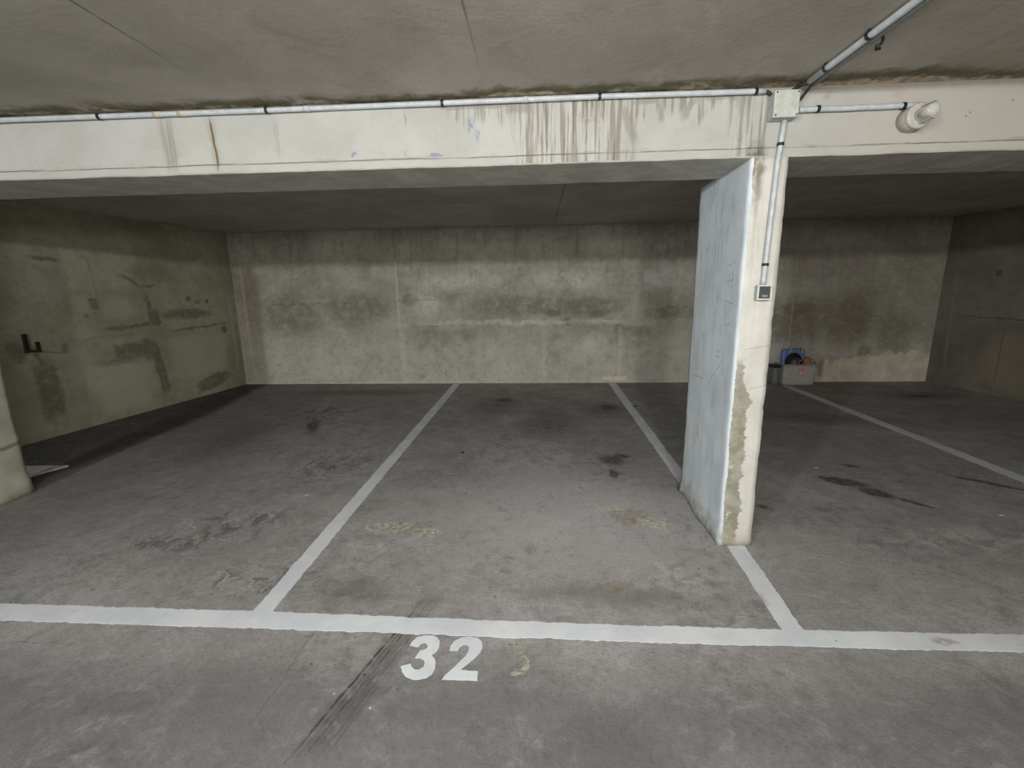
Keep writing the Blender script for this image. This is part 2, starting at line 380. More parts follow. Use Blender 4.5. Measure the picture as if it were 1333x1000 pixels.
def wall_side_mat(name, marks):
    n = NT(name)
    X, Y, Z = n.sep(n.pos)[:3]
    P = n.comb(Y, Z)
    if marks:
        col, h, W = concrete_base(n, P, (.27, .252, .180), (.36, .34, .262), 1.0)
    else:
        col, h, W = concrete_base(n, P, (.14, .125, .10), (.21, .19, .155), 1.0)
    W2 = n.warp(n.warp(P, .16, 4, 6), .05, 15); W3 = n.warp(n.warp(P, .09, 7, 5), .035, 22, 3)
    if marks:
        damp = n.union([n.seg(W3, 5.0, .72, 5.65, .66, .05), n.rect(W3, 5.45, .80, .24, .12, 0, .35), n.seg(W3, 5.76, 1.50, 5.80, 1.22, .045, .4),
                        n.blob(W3, 5.84, 1.20, .10, .14, 0, .4), n.seg(W3, 5.74, .92, 5.84, .20, .075, .35), n.blob(W3, 5.66, .80, .10, .2, 0, .4),
                        n.blob(W2, 6.35, 1.22, .55, .10, 0, .5), n.seg(W3, 5.1, 1.10, 5.9, 1.13, .03), n.seg(W3, 5.9, 1.0, 7.1, 1.05, .022),
                        n.blob(W3, 6.95, .95, .07, .08, 0, .4), n.seg(W3, 5.5, 1.75, 5.72, 1.58, .028), n.seg(W3, 5.72, 1.58, 5.93, 1.63, .022),
                        n.blob(W3, 6.62, .19, .36, .12, 10, .25), n.rect(W3, 5.12, 1.41, .055, .075, 0, .3), n.blob(W3, 5.02, 1.27, .04, .03, 0, .3),
                        n.blob(W3, 6.38, 1.43, .06, .05, 0, .3), n.blob(W3, 6.52, 1.38, .05, .03, 0, .3), n.blob(W3, 6.70, 1.39, .04, .04, 0, .3),
                        n.rect(W2, 4.52, .5, .13, .42, 0, .5), n.seg(W3, 4.55, 1.90, 4.88, 1.88, .03), n.mul(n.blob(W2, 5.9, 1.78, .5, .2, 0, .9), .6),
                        n.seg(W3, 4.45, 1.0, 4.5, .75, .035), n.blob(W2, 4.3, .95, .1, .15, 0, .5)])
        col = n.mix(n.mul(n.mul(damp, n.mr(n.noise(12, 5, .7, P), .3, .55, .35, 1.)), .75), col, (.115, .103, .068))
        m2 = n.noise(9, 7, .8, n.warp(P, .1, 5), .25)
        col = n.mix(n.mul(n.mr(m2, .50, .66), .35), col, (.17, .155, .105))
        pits = n.mul(n.mr(n.vor(9, P), .06, .03), n.mr(n.noise(3, 2, .5, P), .48, .6)); col = n.mix(n.mul(pits, .6), col, (.08, .07, .05))
        fine = n.union([n.seg(W3, 5.2, .75, 5.25, .2, .008), n.seg(W3, 5.55, .75, 5.6, .25, .008), n.seg(W3, 5.13, 2.1, 5.2, 1.2, .008), n.seg(W3, 4.6, 1.0, 5.6, 1.02, .008)])
        col = n.mix(n.mul(fine, .45), col, (.13, .12, .09))
        pale = n.union([n.rect(W2, 6.45, .62, .55, .34, 0, .3), n.rect(W2, 5.3, .32, .38, .28, 0, .4), n.blob(W2, 5.4, 1.35, .28, .2, 0, .6), n.rect(W2, 5.3, .5, .5, .3, 0, .6), n.seg(W3, 7.12, 1.6, 7.12, .1, .03)])
        col = n.mix(n.mul(pale, .5), col, (.42, .40, .315))
        pillar_shade = n.mr(n.sep(W2)[0], 4.55, 4.1)  # wall end beside the pillar darkened in colour as its shadow
        col = n.mix(n.mul(pillar_shade, .5), col, (.12, .105, .075))
    else:
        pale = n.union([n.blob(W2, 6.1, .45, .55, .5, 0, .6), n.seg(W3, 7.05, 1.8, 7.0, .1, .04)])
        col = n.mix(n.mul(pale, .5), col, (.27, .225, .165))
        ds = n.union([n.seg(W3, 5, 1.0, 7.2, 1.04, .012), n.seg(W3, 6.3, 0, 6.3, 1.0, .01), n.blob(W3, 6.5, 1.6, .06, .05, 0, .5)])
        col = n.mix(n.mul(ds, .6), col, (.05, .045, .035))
    return n.done(col, h, .4, .012, gain=1.1)

def ceiling_mat():
    n = NT('board-marked concrete ceiling')
    X, Y, Z = n.sep(n.pos)[:3]
    P = n.comb(X, Y)
    D = n.scale(n.warp(P, .5, 1.1), (1.0, 1.0, 1))
    a = n.noise(.9, 6, .6, D, .4); b = n.noise(3.2, 7, .66, n.warp(P, .6, 1.5), .7); c = n.noise(45, 5, .7, P)
    col = n.mix(n.mr(a, .36, .64), (.205, .195, .168), (.262, .252, .224))
    col = n.mix(n.mul(n.mr(b, .50, .66), .32), col, (.15, .139, .105))
    col = n.mix(n.mul(n.mr(b, .45, .30), .28), col, (.31, .30, .272))
    col = n.mix(n.mul(n.mr(c, .5, .75), .22), col, (.13, .122, .10))
    # olive mottling towards the right bay
    ol = n.mul(n.mr(n.sep(n.warp(P, .8, 1.2))[0], .9, 2.2), n.mr(n.noise(2.4, 6, .7, n.warp(P, .7, 2)), .42, .62, .3, 1.))
    col = n.mix(n.mul(ol, .45), col, (.165, .145, .085))
    # tide line of damp along the beam
    wv = n.noise(1.9, 6, .72, n.comb(X, n.mul(Y, 1.)))
    line = n.add(2.44, n.mul(n.math('SUBTRACT', wv, .5), -.42))
    d = n.math('SUBTRACT', Y, line)
    W3 = n.warp(P, .1, 9)
    front = n.mr(Y, 2.62, 2.5)
    tide = n.mul(n.mul(n.mr(d, -.10, -.01), n.mr(d, .06, .01)), front)
    inside = n.mul(n.mr(d, -.01, .03), front)
    br = n.mr(n.noise(15, 6, .75, P, .5), .40, .60)
    col = n.mix(n.mul(inside, .75), col, n.mix(br, (.36, .30, .215), (.14, .11, .065)))
    col = n.mix(n.mul(n.mul(tide, n.mr(n.noise(4, 5, .7, P), .30, .50)), .95), col, (.060, .052, .028))
    fringe = n.mul(n.mul(n.mr(d, -.22, -.02), n.mr(d, .0, -.03)), front)  # brown damp fringe ahead of the tide line
    col = n.mix(n.mul(n.mul(fringe, n.mr(n.noise(3, 5, .7, P), .4, .6)), .35), col, (.14, .125, .075))
    # board joints
    j = n.warp(P, .012, 5)
    ck = n.union([n.seg(j, -.255, -1, -.237, 2.36, .005), n.seg(j, -1.51, -1, -1.49, 2.3, .007), n.seg(j, .27, 3.0, .26, 7.3, .006), n.seg(j, -2.75, -1, -2.75, 7.3, .005),
                  n.seg(n.warp(P, .06, 3), 1.4, 3.0, 2.3, 4.0, .006), n.seg(j, 2.8, 3.0, 2.8, 7.3, .005), n.seg(j, 1.6, -1, 1.6, 2.3, .003)])
    ck = n.mul(ck, n.mr(n.noise(9, 4, .6, P), .3, .5, .45, 1.))
    col = n.mix(n.mul(ck, .8), col, (.055, .048, .035))
    h = n.add(n.mul(b, .8), n.mul(c, .25))
    h = n.math('SUBTRACT', h, ck)
    return n.done(col, h, .45, .012, gain=(1.88, 1.84, 1.86))

def beam_mat():
    n = NT('whitewashed concrete beam')
    X, Y, Z = n.sep(n.pos)[:3]
    P = n.comb(X, Z)
    NZ = n.sep(n.n.new('ShaderNodeNewGeometry').outputs['Normal'])[2]
    under = n.mr(NZ, -.4, -.8)
    backside = n.mr(Y, 2.7, 2.75)
    a = n.noise(3, 6, .6, P); c = n.noise(60, 5, .7, P); f = n.noise(13, 6, .7, P)
    col = n.mix(n.mr(a, .35, .65), (.63, .615, .575), (.71, .70, .665))
    col = n.mix(n.mul(n.mr(f, .5, .7), .22), col, (.50, .48, .43))
    warmr = n.mr(X, 1.2, 1.8)
    col = n.mix(n.mul(warmr, .7), col, (.70, .645, .57))
    W = n.warp(P, .05, 9); W3 = n.warp(P, .02, 25)
    # runs of lime and rust
    strk = n.noise(3.2, 5, .65, n.scale(n.warp(P, .012, 7), (11., .38, 1)))
    strk2 = n.noise(3.2, 5, .65, n.scale(n.warp(P, .010, 9), (19., .55, 1)))
    zone = n.rect(n.warp(P, .06, 4), .19, 2.27, .32, .4, 0, .12)
    z2 = n.rect(n.warp(P, .06, 4), 1.04, 2.27, .12, .4, 0, .3)
    z3 = n.mul(n.mr(n.add(Z, n.mul(n.math('SUBTRACT', n.noise(7, 5, .7, n.comb(X, 0.)), .5), .5)), 2.31, 2.36), n.rect(P, .35, 2.4, .85, .3, 0, .15))
    dark = n.mul(n.mr(strk, .47, .56), n.union([n.mul(zone, .95), n.mul(z2, .8), n.mul(z3, .9)]))
    col = n.mix(n.mul(dark, .72), col, (.30, .265, .205))
    dk2 = n.mul(n.mr(strk2, .55, .63), n.union([zone, n.mul(z2, .7)]))
    col = n.mix(n.mul(dk2, .85), col, (.24, .19, .13))
    lime = n.mul(n.mr(strk2, .46, .38), n.union([zone, z2]))
    col = n.mix(n.mul(lime, .7), col, (.80, .76, .66))
    rst = n.mul(n.rect(n.warp(P, .04, 9), .27, 2.33, .10, .05, 0, .8), n.mr(n.noise(30, 4, .7, P), .48, .56))
    col = n.mix(n.mul(rst, .35), col, (.40, .27, .16))
    grey = n.mul(n.union([n.seg(W, .42, 2.39, .50, 2.2, .03), n.seg(W, .46, 2.39, .62, 2.40, .02), n.seg(W, .60, 2.39, .62, 2.30, .02),
                          n.seg(W, .78, 2.40, .72, 2.30, .02), n.seg(W, -.15, 2.38, .0, 2.38, .03), n.seg(W, .8, 2.40, 1.0, 2.40, .02), n.rect(W, -.3, 2.40, .25, .02, 0, .5)]), .62)
    col = n.mix(grey, col, (.40, .365, .305))
    # grey scuffs and cracks on the left
    sc = n.union([n.seg(n.warp(P, .03, 12), -1.93, 2.40, -1.92, 2.14, .05), n.seg(W3, -1.34, 2.39, -1.34, 2.18, .014), n.seg(W3, -.66, 2.38, -.66, 2.31, .006)])
    col = n.mix(n.mul(n.mul(sc, n.mr(strk2, .3, .6)), .75), col, (.38, .36, .33))
    ck = n.seg(n.warp(P, .015, 12), -1.686, 2.41, -1.670, 2.12, .008, .5)
    ckh = n.seg(n.warp(P, .04, 10), -1.686, 2.41, -1.670, 2.12, .035, .7)
    col = n.mix(n.mul(ckh, .5), col, (.50, .43, .30))
    col = n.mix(n.mul(ck, .9), col, (.20, .15, .085))
    # blue chalk scribbles
    sb = n.mr(n.noise(7, 5, .75, n.scale(n.warp(P, .1, 12), (3., 1., 1))), .50, .57)
    bl = n.union([n.blob(W, -.31, 2.30, .05, .09, 0, .6), n.blob(W, -.94, 2.19, .02, .02, 0, .5), n.blob(W, -.66, 2.185, .02, .03, 0, .5), n.blob(W, -.51, 2.175, .05, .015, 0, .5), n.blob(W, -.34, 2.2, .03, .03, 0, .5)])
    col = n.mix(n.mul(n.mul(bl, sb), .75), col, (.24, .32, .58))
    # dots and chips
    hl = n.mul(n.mr(n.vor(8, P), .055, .03), n.mr(n.noise(2.4, 2, .5, P), .52, .6))
    col = n.mix(n.mul(hl, .7), col, (.25, .23, .20))
    # dirty joint line above the bottom arris
    jl = n.seg(n.warp(P, .016, 5), -9, 2.163, 9, 2.163, .0045, .6)
    col = n.mix(n.mul(n.mul(jl, n.mr(n.noise(3, 5, .7, P), .38, .58, .08, 1.)), .8), col, (.20, .175, .14))
    jh = n.seg(n.warp(P, .03, 8), -9, 2.168, 9, 2.168, .014, .8)
    col = n.mix(n.mul(n.mul(jh, n.mr(n.noise(4, 5, .7, P), .5, .62)), .45), col, (.40, .36, .29))
    # blackened head of the pillar
    ph = n.mul(n.blob(n.warp(P, .07, 10), 1.09, 2.12, .07, .10, 0, .8), n.mr(n.noise(20, 5, .7, P), .38, .55, .35, 1.))
    col = n.mix(n.mul(ph, .8), col, (.15, .135, .10))
    tp = n.mul(n.mr(n.add(Z, n.mul(n.noise(8, 5, .7, n.comb(X, 0.)), .03)), 2.41, 2.44), .6)
    col = n.mix(tp, col, (.34, .28, .20))
    # bare concrete soffit and rear, colour brightened to stand in for bounce light
    s = n.noise(5, 6, .7, n.warp(n.comb(X, Y), .3, 3)); bare = n.mix(n.mr(s, .38, .64), (.72, .70, .61), (.92, .90, .80))
    col = n.mix(n.union([under, backside]), col, bare)
    h = n.add(n.mul(f, .5), n.mul(c, .4)); h = n.math('SUBTRACT', h, n.add(ck, n.mul(jl, .6)))
    return n.done(col, h, .3, .006, gain=.65)

def pillar_mat(main):
    n = NT('painted concrete pillar' if main else 'cream concrete pillar')
    X, Y, Z = n.sep(n.pos)[:3]
    c = n.noise(60, 5, .7); f = n.noise(12, 6, .7)
    if main:
        P = n.comb(X, Z); Q = n.comb(Y, Z)
        col = n.mix(n.mr(n.noise(4, 6, .6), .35, .65), (.565, .55, .50), (.66, .645, .60))
        col = n.mix(n.mul(n.mr(f, .5, .7), .22), col, (.47, .44, .35))
        # exposed render patch
        e = n.add(n.mul(n.noise(6.5, 6, .72, n.comb(Z, 0.)), .20), n.mr(Z, .85, 1.12, 1.10-.035, 1.02))
        pt = n.mul(n.mr(n.math('SUBTRACT', X, e), .006, -.004), n.mr(Z, 1.13, 1.05))
        isl = n.mr(n.noise(16, 5, .7, P), .60, .64)
        rc = n.mix(n.mr(n.noise(9, 6, .7, P), .4, .62), (.36, .35, .29), (.25, .235, .175))
        col = n.mix(n.mul(pt, n.math('SUBTRACT', 1., n.mul(isl, .8))), col, rc)
        dirt = n.mr(n.add(Z, n.mul(f, .12)), .18, .04)
        col = n.mix(n.mul(dirt, .7), col, (.30, .27, .17))
        sk = n.noise(3, 5, .7, n.scale(P, (16, 1.1, 1)))
        col = n.mix(n.mul(n.mul(n.mr(sk, .48, .62), n.mr(Z, 1.1, 2.1, .15, 1.)), .5), col, (.40, .365, .28))
        hd = n.mul(n.mul(n.blob(n.warp(P, .06, 12), 1.105, 2.10, .055, .34, 0, .9), n.mr(n.noise(14, 5, .7, n.scale(P, (2, .5, 1))), .35, .55, .3, 1.)), .9)
        col = n.mix(hd, col, (.17, .15, .11))
        cr = n.union([n.seg(n.warp(P, .01, 9), 1.10, 1.16, 1.3, 1.19, .0025), n.seg(n.warp(P, .012, 9), 1.12, .93, 1.3, .98, .002)])
        col = n.mix(n.mul(cr, .6), col, (.25, .17, .09))
        # blue-grey painted flank, lapping over the corner
        q = n.add(n.mul(n.math('SUBTRACT', n.noise(5, 6, .75, n.comb(Z, 3.)), .5), .045), 1.084)
        fl = n.mr(n.math('SUBTRACT', X, q), .004, -.002)
        bc = n.mix(n.mr(n.noise(3, 6, .65, Q), .36, .64), (.62, .68, .735), (.72, .775, .83))
        lap = n.mr(X, 1.066, 1.082)
        bc = n.mix(n.mul(n.mul(lap, n.mr(Y, 2.54, 2.51)), .5), bc, (.70, .76, .80))
        pat = n.noise(3, 5, .7, n.scale(n.warp(Q, .1, 4), (5, .9, 1)))
        bc = n.mix(n.mul(n.mr(pat, .5, .66), .3), bc, (.30, .31, .325))
        # pencilled figures rubbed on the paint
        Wq = n.warp(Q, .018, 22)
        sg = [(2.62,1.62,2.62,1.42),(2.66,1.62,2.66,1.44),(2.70,1.60,2.70,1.45),(2.58,1.63,2.72,1.60),(2.58,1.53,2.71,1.52),(2.56,1.40,2.74,1.42),
              (2.78,1.85,2.80,1.60),(2.83,1.84,2.85,1.60),(2.88,1.80,2.90,1.56),(2.70,1.98,2.66,1.86),(2.66,1.92,2.70,1.92),(2.70,1.86,2.74,1.78),(2.98,1.74,3.10,1.71),
              (2.72,1.30,2.73,1.22),(2.60,1.29,2.68,1.28),(2.64,1.28,2.65,1.21),(2.70,1.12,2.78,1.12),(2.70,1.09,2.78,1.09),(2.9,1.52,2.88,1.35),(2.62,1.12,2.9,.86),(2.9,.92,3.2,.90)]
        pen = n.union([n.seg(Wq, *s_, .0035) for s_ in sg])
        pen = n.mul(pen, n.mr(n.noise(30, 4, .7, Q), .36, .55, .2, 1.))
        bc = n.mix(n.mul(pen, .62), bc, (.13, .135, .15))
        ft = n.mul(n.mr(n.add(Z, n.mul(n.noise(9, 6, .7, Q), .32)), .33, .17), .75)
        bc = n.mix(ft, bc, n.mix(n.mr(n.noise(22, 5, .7, Q), .42, .58), (.42, .41, .33), (.20, .19, .14)))
        rr = n.mul(n.blob(n.warp(Q, .05, 12), 2.98, .55, .018, .07, -10, .6), .5)
        bc = n.mix(rr, bc, (.30, .21, .16))
        col = n.mix(fl, col, bc)
        right = n.mr(X, 1.247, 1.252)
    else:
        Q = n.comb(Y, Z)
        col = n.mix(n.mr(n.noise(4, 6, .6), .35, .65), (.40, .385, .31), (.50, .485, .40))
        col = n.mix(n.mul(n.mr(f, .5, .7), .3), col, (.33, .31, .23))
        k = n.seg(n.warp(Q, .04, 9), 2.4, .36, 3.3, .42, .02, .6)
        col = n.mix(n.mul(k, .75), col, (.16, .145, .09))
        dirt = n.mr(n.add(Z, n.mul(f, .12)), .15, .05)
        col = n.mix(n.mul(dirt, .6), col, (.22, .20, .14))
        e = n.mr(n.add(Y, n.mul(f, .05)), 3.17, 3.22)
        col = n.mix(n.mul(e, .5), col, (.22, .21, .14))
    h = n.add(n.mul(f, .6), n.mul(c, .4))
    return n.done(col, h, .35, .006)

def paint_mat():
    n = NT('white road paint')
    P = n.comb(n.sep(n.pos)[0], n.sep(n.pos)[1])
    a = n.noise(4, 5, .6, P); b = n.noise(30, 6, .75, P); g = n.noise(120, 4, .7, P)
    col = n.mix(n.mr(a, .35, .65), (.66, .69, .73), (.76, .785, .82))
    col = n.mix(n.mul(n.mr(b, .55, .75), .35), col, (.36, .365, .37))
    col = n.mix(n.mul(n.mr(g, .62, .72), .35), col, (.28, .275, .27))
    wear = n.union([n.blob(n.warp(P, .08, 14), 1.06, 2.02, .06, .10, 0, .6), n.blob(n.warp(P, .05, 14), 1.73, 1.765, .07, .025, 0, .6)])
    col = n.mix(n.mul(n.mul(wear, n.mr(b, .36, .52)), .7), col, (.27, .25, .20))
    chips = n.mul(n.mr(n.vor(9, n.warp(P, .03, 20)), .06, .03), n.mr(n.noise(2.5, 2, .5, P), .52, .6))
    col = n.mix(n.mul(chips, .8), col, (.17, .165, .16))
    nw = n.mr(n.sep(P)[0], 1.3, 2.2)
    col = n.mix(n.mul(nw, .15), col, (.42, .41, .38))
    return n.done(col, g, .2, .002, .6)

def plain_old_paint():
    n = NT('yellowed old paint')
    b = n.noise(45, 6, .75)
    col = n.mix(n.mr(b, .4, .62), (.47, .44, .33), (.20, .19, .16))
    return n.done(col, b, .2, .002)

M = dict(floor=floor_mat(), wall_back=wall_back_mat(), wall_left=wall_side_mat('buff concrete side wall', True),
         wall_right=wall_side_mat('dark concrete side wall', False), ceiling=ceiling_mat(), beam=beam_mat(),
         pillar=pillar_mat(True), pillar_l=pillar_mat(False), paint=paint_mat(), old=plain_old_paint(),
         pvc=plain('grey plastic conduit', (.50, .53, .55), .45), pvc_dark=plain('grimy grey conduit', (.20, .215, .20), .6),
         coupling=plain('brown taped coupling', (.55, .50, .42), .6),
         black=plain('black plastic', (.012, .012, .012), .5), rubber=plain('black rubber cable', (.015, .014, .014), .6),
         box=plain('pale grey box plastic', (.50, .515, .47), .5), boxside=plain('grey box body plastic', (.42, .45, .44), .5),
         screw=plain('dull screw', (.12, .11, .08), .5, metal=.6),
         frame=plain('white switch frame', (.62, .64, .62), .4), rocker=plain('charcoal switch rocker', (.065, .075, .072), .4),
         mark=plain('pale printed mark', (.30, .32, .31), .5),
         lampwhite=plain('off white porcelain', (.50, .475, .42), .35), lampbulb=plain('frosted bulb', (.50, .48, .46), .4),
         glass=plain('clear lamp glass', (.85, .86, .82), .12, alpha=.30), iron=plain('blackened iron', (.010, .009, .007), .6),
         crate=plain('frosted clear plastic', (.84, .80, .77), .4, trans=.2, alpha=.6), crate_rim=plain('clear olive plastic rim', (.35, .35, .27), .4),
         blue=plain('blue plastic', (.17, .27, .68), .4), handle=plain('beige plastic handle', (.50, .48, .36), .5),
         tan=plain('tan cardboard', (.42, .27, .13), .9), cord=plain('olive cord', (.32, .26, .12), .8), brown=plain('red brown cord', (.20, .08, .05), .7),
         pink=plain('pink cloth', (.55, .27, .27), .9), sticker=plain('pink label', (.70, .30, .36), .6), white=plain('white tag', (.8, .76, .74), .6),
         teal=plain('dark grey green tray', (.17, .19, .18), .6), slab=plain('dusty grey board', (.55, .50, .50), .9),
         socket=plain('dark socket', (.06, .055, .06), .5), debris=plain('bone white chip', (.55, .53, .48), .9))

# ------------------------------------------------------------------ setting
YW, ZC = 7.245, 2.43          # back wall, underside of slab
YB0, YB1, ZB = 2.50, 2.957, 2.12
def struct(o, label=None):
    o['kind'] = 'structure'
    if label: o['label'] = label
    return o
def slab(name, pts, z0, z1, mat, label):
    bm = bmesh.new()
    a = [bm.verts.new((x, y, z0)) for x, y in pts]; b = [bm.verts.new((x, y, z1)) for x, y in pts]
    bm.faces.new(a); bm.faces.new(b)
    for i in range(len(pts)):
        j = (i+1) % len(pts); bm.faces.new((a[i], a[j], b[j], b[i]))
    return struct(obj(name, bm, mat), label)
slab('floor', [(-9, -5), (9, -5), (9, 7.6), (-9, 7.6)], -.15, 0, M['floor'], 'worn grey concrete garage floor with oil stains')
slab('ceiling', [(-9, -5), (9, -5), (9, 7.6), (-9, 7.6)], ZC, ZC+.2, M['ceiling'], 'raw concrete slab ceiling with brown damp edge')
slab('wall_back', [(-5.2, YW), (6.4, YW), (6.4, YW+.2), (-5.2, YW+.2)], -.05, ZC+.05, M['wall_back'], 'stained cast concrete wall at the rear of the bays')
slab('wall_left', [(-4.873, YW+.02), (-5.543, 2.2), (-5.743, 2.2), (-5.073, YW+.02)], -.05, ZC+.05, M['wall_left'], 'buff patched concrete side wall with black bracket')
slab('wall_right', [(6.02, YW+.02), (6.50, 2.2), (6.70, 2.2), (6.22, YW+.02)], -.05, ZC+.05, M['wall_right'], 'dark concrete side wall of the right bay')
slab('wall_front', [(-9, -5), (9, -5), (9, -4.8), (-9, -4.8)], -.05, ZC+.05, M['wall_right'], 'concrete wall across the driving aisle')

# beam: plastered face with a slightly proud lower strip
def beam():
    bm = bmesh.new()
    nx = 420
    prof = [(YB0+.002, ZC+.01), (YB0, 2.165), (YB0-.004, 2.158), (YB0-.004, ZB+.006), (YB0+.003, ZB), (YB1-.004, ZB), (YB1, ZB+.005), (YB1, ZC+.01)]
    rows = []
    for i in range(nx+1):
        x = -9+18*i/nx
        r = []
        for k, (y, z) in enumerate(prof):
            p = Vector((x, y, z))
            dz = .0035*noise.noise(p*5) + .002*noise.noise(p*23) if 1 <= k <= 6 else 0
            dy = .004*noise.noise(p*2.2+Vector((5, 0, 0))) if k < 5 else 0
            ch = max(0, noise.noise(Vector((x*14, k*.1, 3)))-.35)*.02 if k in (3, 4) else 0
            r.append(bm.verts.new((x, y+dy+ch, z+dz+ch*.6)))
        rows.append(r)
    for A, B in zip(rows, rows[1:]):
        for k in range(len(prof)-1):
            bm.faces.new((A[k], B[k], B[k+1], A[k+1]))
    return obj('beam', bm, M['beam'])
struct(beam(), 'white painted concrete beam spanning above the parking bays')

def add_pillar():
    bm = rough_box(1.073, 1.257, YB0+.001, 3.24, 0, ZB+.004, amp=.003, chip=.010, flare=.022)
    o = obj('pillar', bm, M['pillar'], smooth=True)
    struct(o, 'thin wall-like concrete pillar, cream front and blue-grey flank, between the bays')
    bm = rough_box(-4.14, -3.955, YB0+.001, 3.12, 0, ZB+.004, amp=.004, chip=.012, flare=.03)
    o = obj('pillar', bm, M['pillar_l'], smooth=True)
    struct(o, 'cream concrete pillar cut off by the picture edge near the side wall')
add_pillar()

# ------------------------------------------------------------------ painted markings
def stripe(name, pts, w, label, mat='paint', group=None, wear=.006, z=.0025, cap=0):
    """thin layer of paint with nibbled edges along a polyline; w = width (scalar or per point)"""
    bm = bmesh.new()
    P = [Vector((x, y, 0)) for x, y in pts]
    ws = w if isinstance(w, (list, tuple)) else [w]*len(P)
    out = []
    for i in range(len(P)-1):
        n = max(2, int((P[i+1]-P[i]).length/.012))
        for k in range(n + (1 if i == len(P)-2 else 0)):
            t = k/n; p = P[i].lerp(P[i+1], t); ww = ws[i]+(ws[i+1]-ws[i])*t
            d = (P[i+1]-P[i]).normalized(); out.append((p, Vector((-d.y, d.x, 0)), ww))
    prev = None
    for p, nrm, ww in out:
        e1 = wear*(noise.noise(p*30+Vector((0, 0, 1)))+.6*noise.noise(p*80)+.8*noise.noise(p*6))
        e2 = wear*(noise.noise(p*30+Vector((0, 0, 9)))+.6*noise.noise(p*80+Vector((4, 4, 4)))+.8*noise.noise(p*6+Vector((0, 0, 7))))
        a = p+nrm*(ww/2+e1); b = p-nrm*(ww/2+e2)
        r = [bm.verts.new((a.x, a.y, 0)), bm.verts.new((a.x, a.y, z)), bm.verts.new((b.x, b.y, z)), bm.verts.new((b.x, b.y, 0))]
        if prev:
            for k in range(4): bm.faces.new((prev[k], prev[(k+1) % 4], r[(k+1) % 4], r[k]))
        else: bm.faces.new(r)
        prev = r
    bm.faces.new(prev)
    o = obj(name, bm, M[mat])
    return tag(o, label, 'floor marking', group)
stripe('painted_line', [(-6.2, 1.845), (-2.6, 1.806), (-1.33, 1.796), (-.70, 1.786), (.34, 1.769), (1.1, 1.766), (2.05, 1.768), (5.5, 1.775)],
       [.112, .112, .110, .104, .098, .098, .098, .1], 'long white line painted across the fronts of the parking bays', z=.0015)
stripe('painted_line', [(-1.322, 1.835), (-1.318, 3.5), (-1.306, 7.20)], [.098, .10, .115], 'white dividing line from the front line to the back wall, left of number 32', z=.0011)
stripe('painted_line', [(1.150, 3.27), (1.168, 4.4), (1.205, 7.20)], [.095, .10, .115], 'white dividing line between the rear of the pillar and the back wall', z=.0011)
stripe('painted_line', [(1.165, 2.494), (1.128, 1.805)], [.100, .095], 'short worn white line from the foot of the pillar to the front line', z=.0011)
stripe('painted_line', [(3.765, 6.93), (3.76, 4.2), (3.745, 3.4), (3.72, 1.805)], [.12, .12, .115, .10], 'white dividing line running from the plastic crate forward through the dim right bay', z=.0011)

def digit(name, polys, label, mat='paint', group=None, wear=.0025, cat='painted number', z=.0015):
    """polys: list of outlines (outer, then holes are simply concave paths)"""
    bm = bmesh.new()
    for pl in polys:
        pts = []
        N = len(pl)
        for i in range(N):
            a, b = Vector(pl[i]+(0,)), Vector(pl[(i+1) % N]+(0,))
            m = max(1, int((b-a).length/.008))
            for k in range(m):
                p = a.lerp(b, k/m)
                p += Vector((noise.noise(p*60), noise.noise(p*60+Vector((5, 5, 5))), 0))*wear
                pts.append(p)
        vs = [bm.verts.new((p.x, p.y, z)) for p in pts]
        f = bm.faces.new(vs)
        if f.normal.z < 0: f.normal_flip()
        r = bmesh.ops.extrude_face_region(bm, geom=[f])
        for v in r['geom']:
            if isinstance(v, bmesh.types.BMVert): v.co.z = 0
    bmesh.ops.triangulate(bm, faces=bm.faces[:])
    return tag(obj(name, bm, M[mat]), label, cat, group)

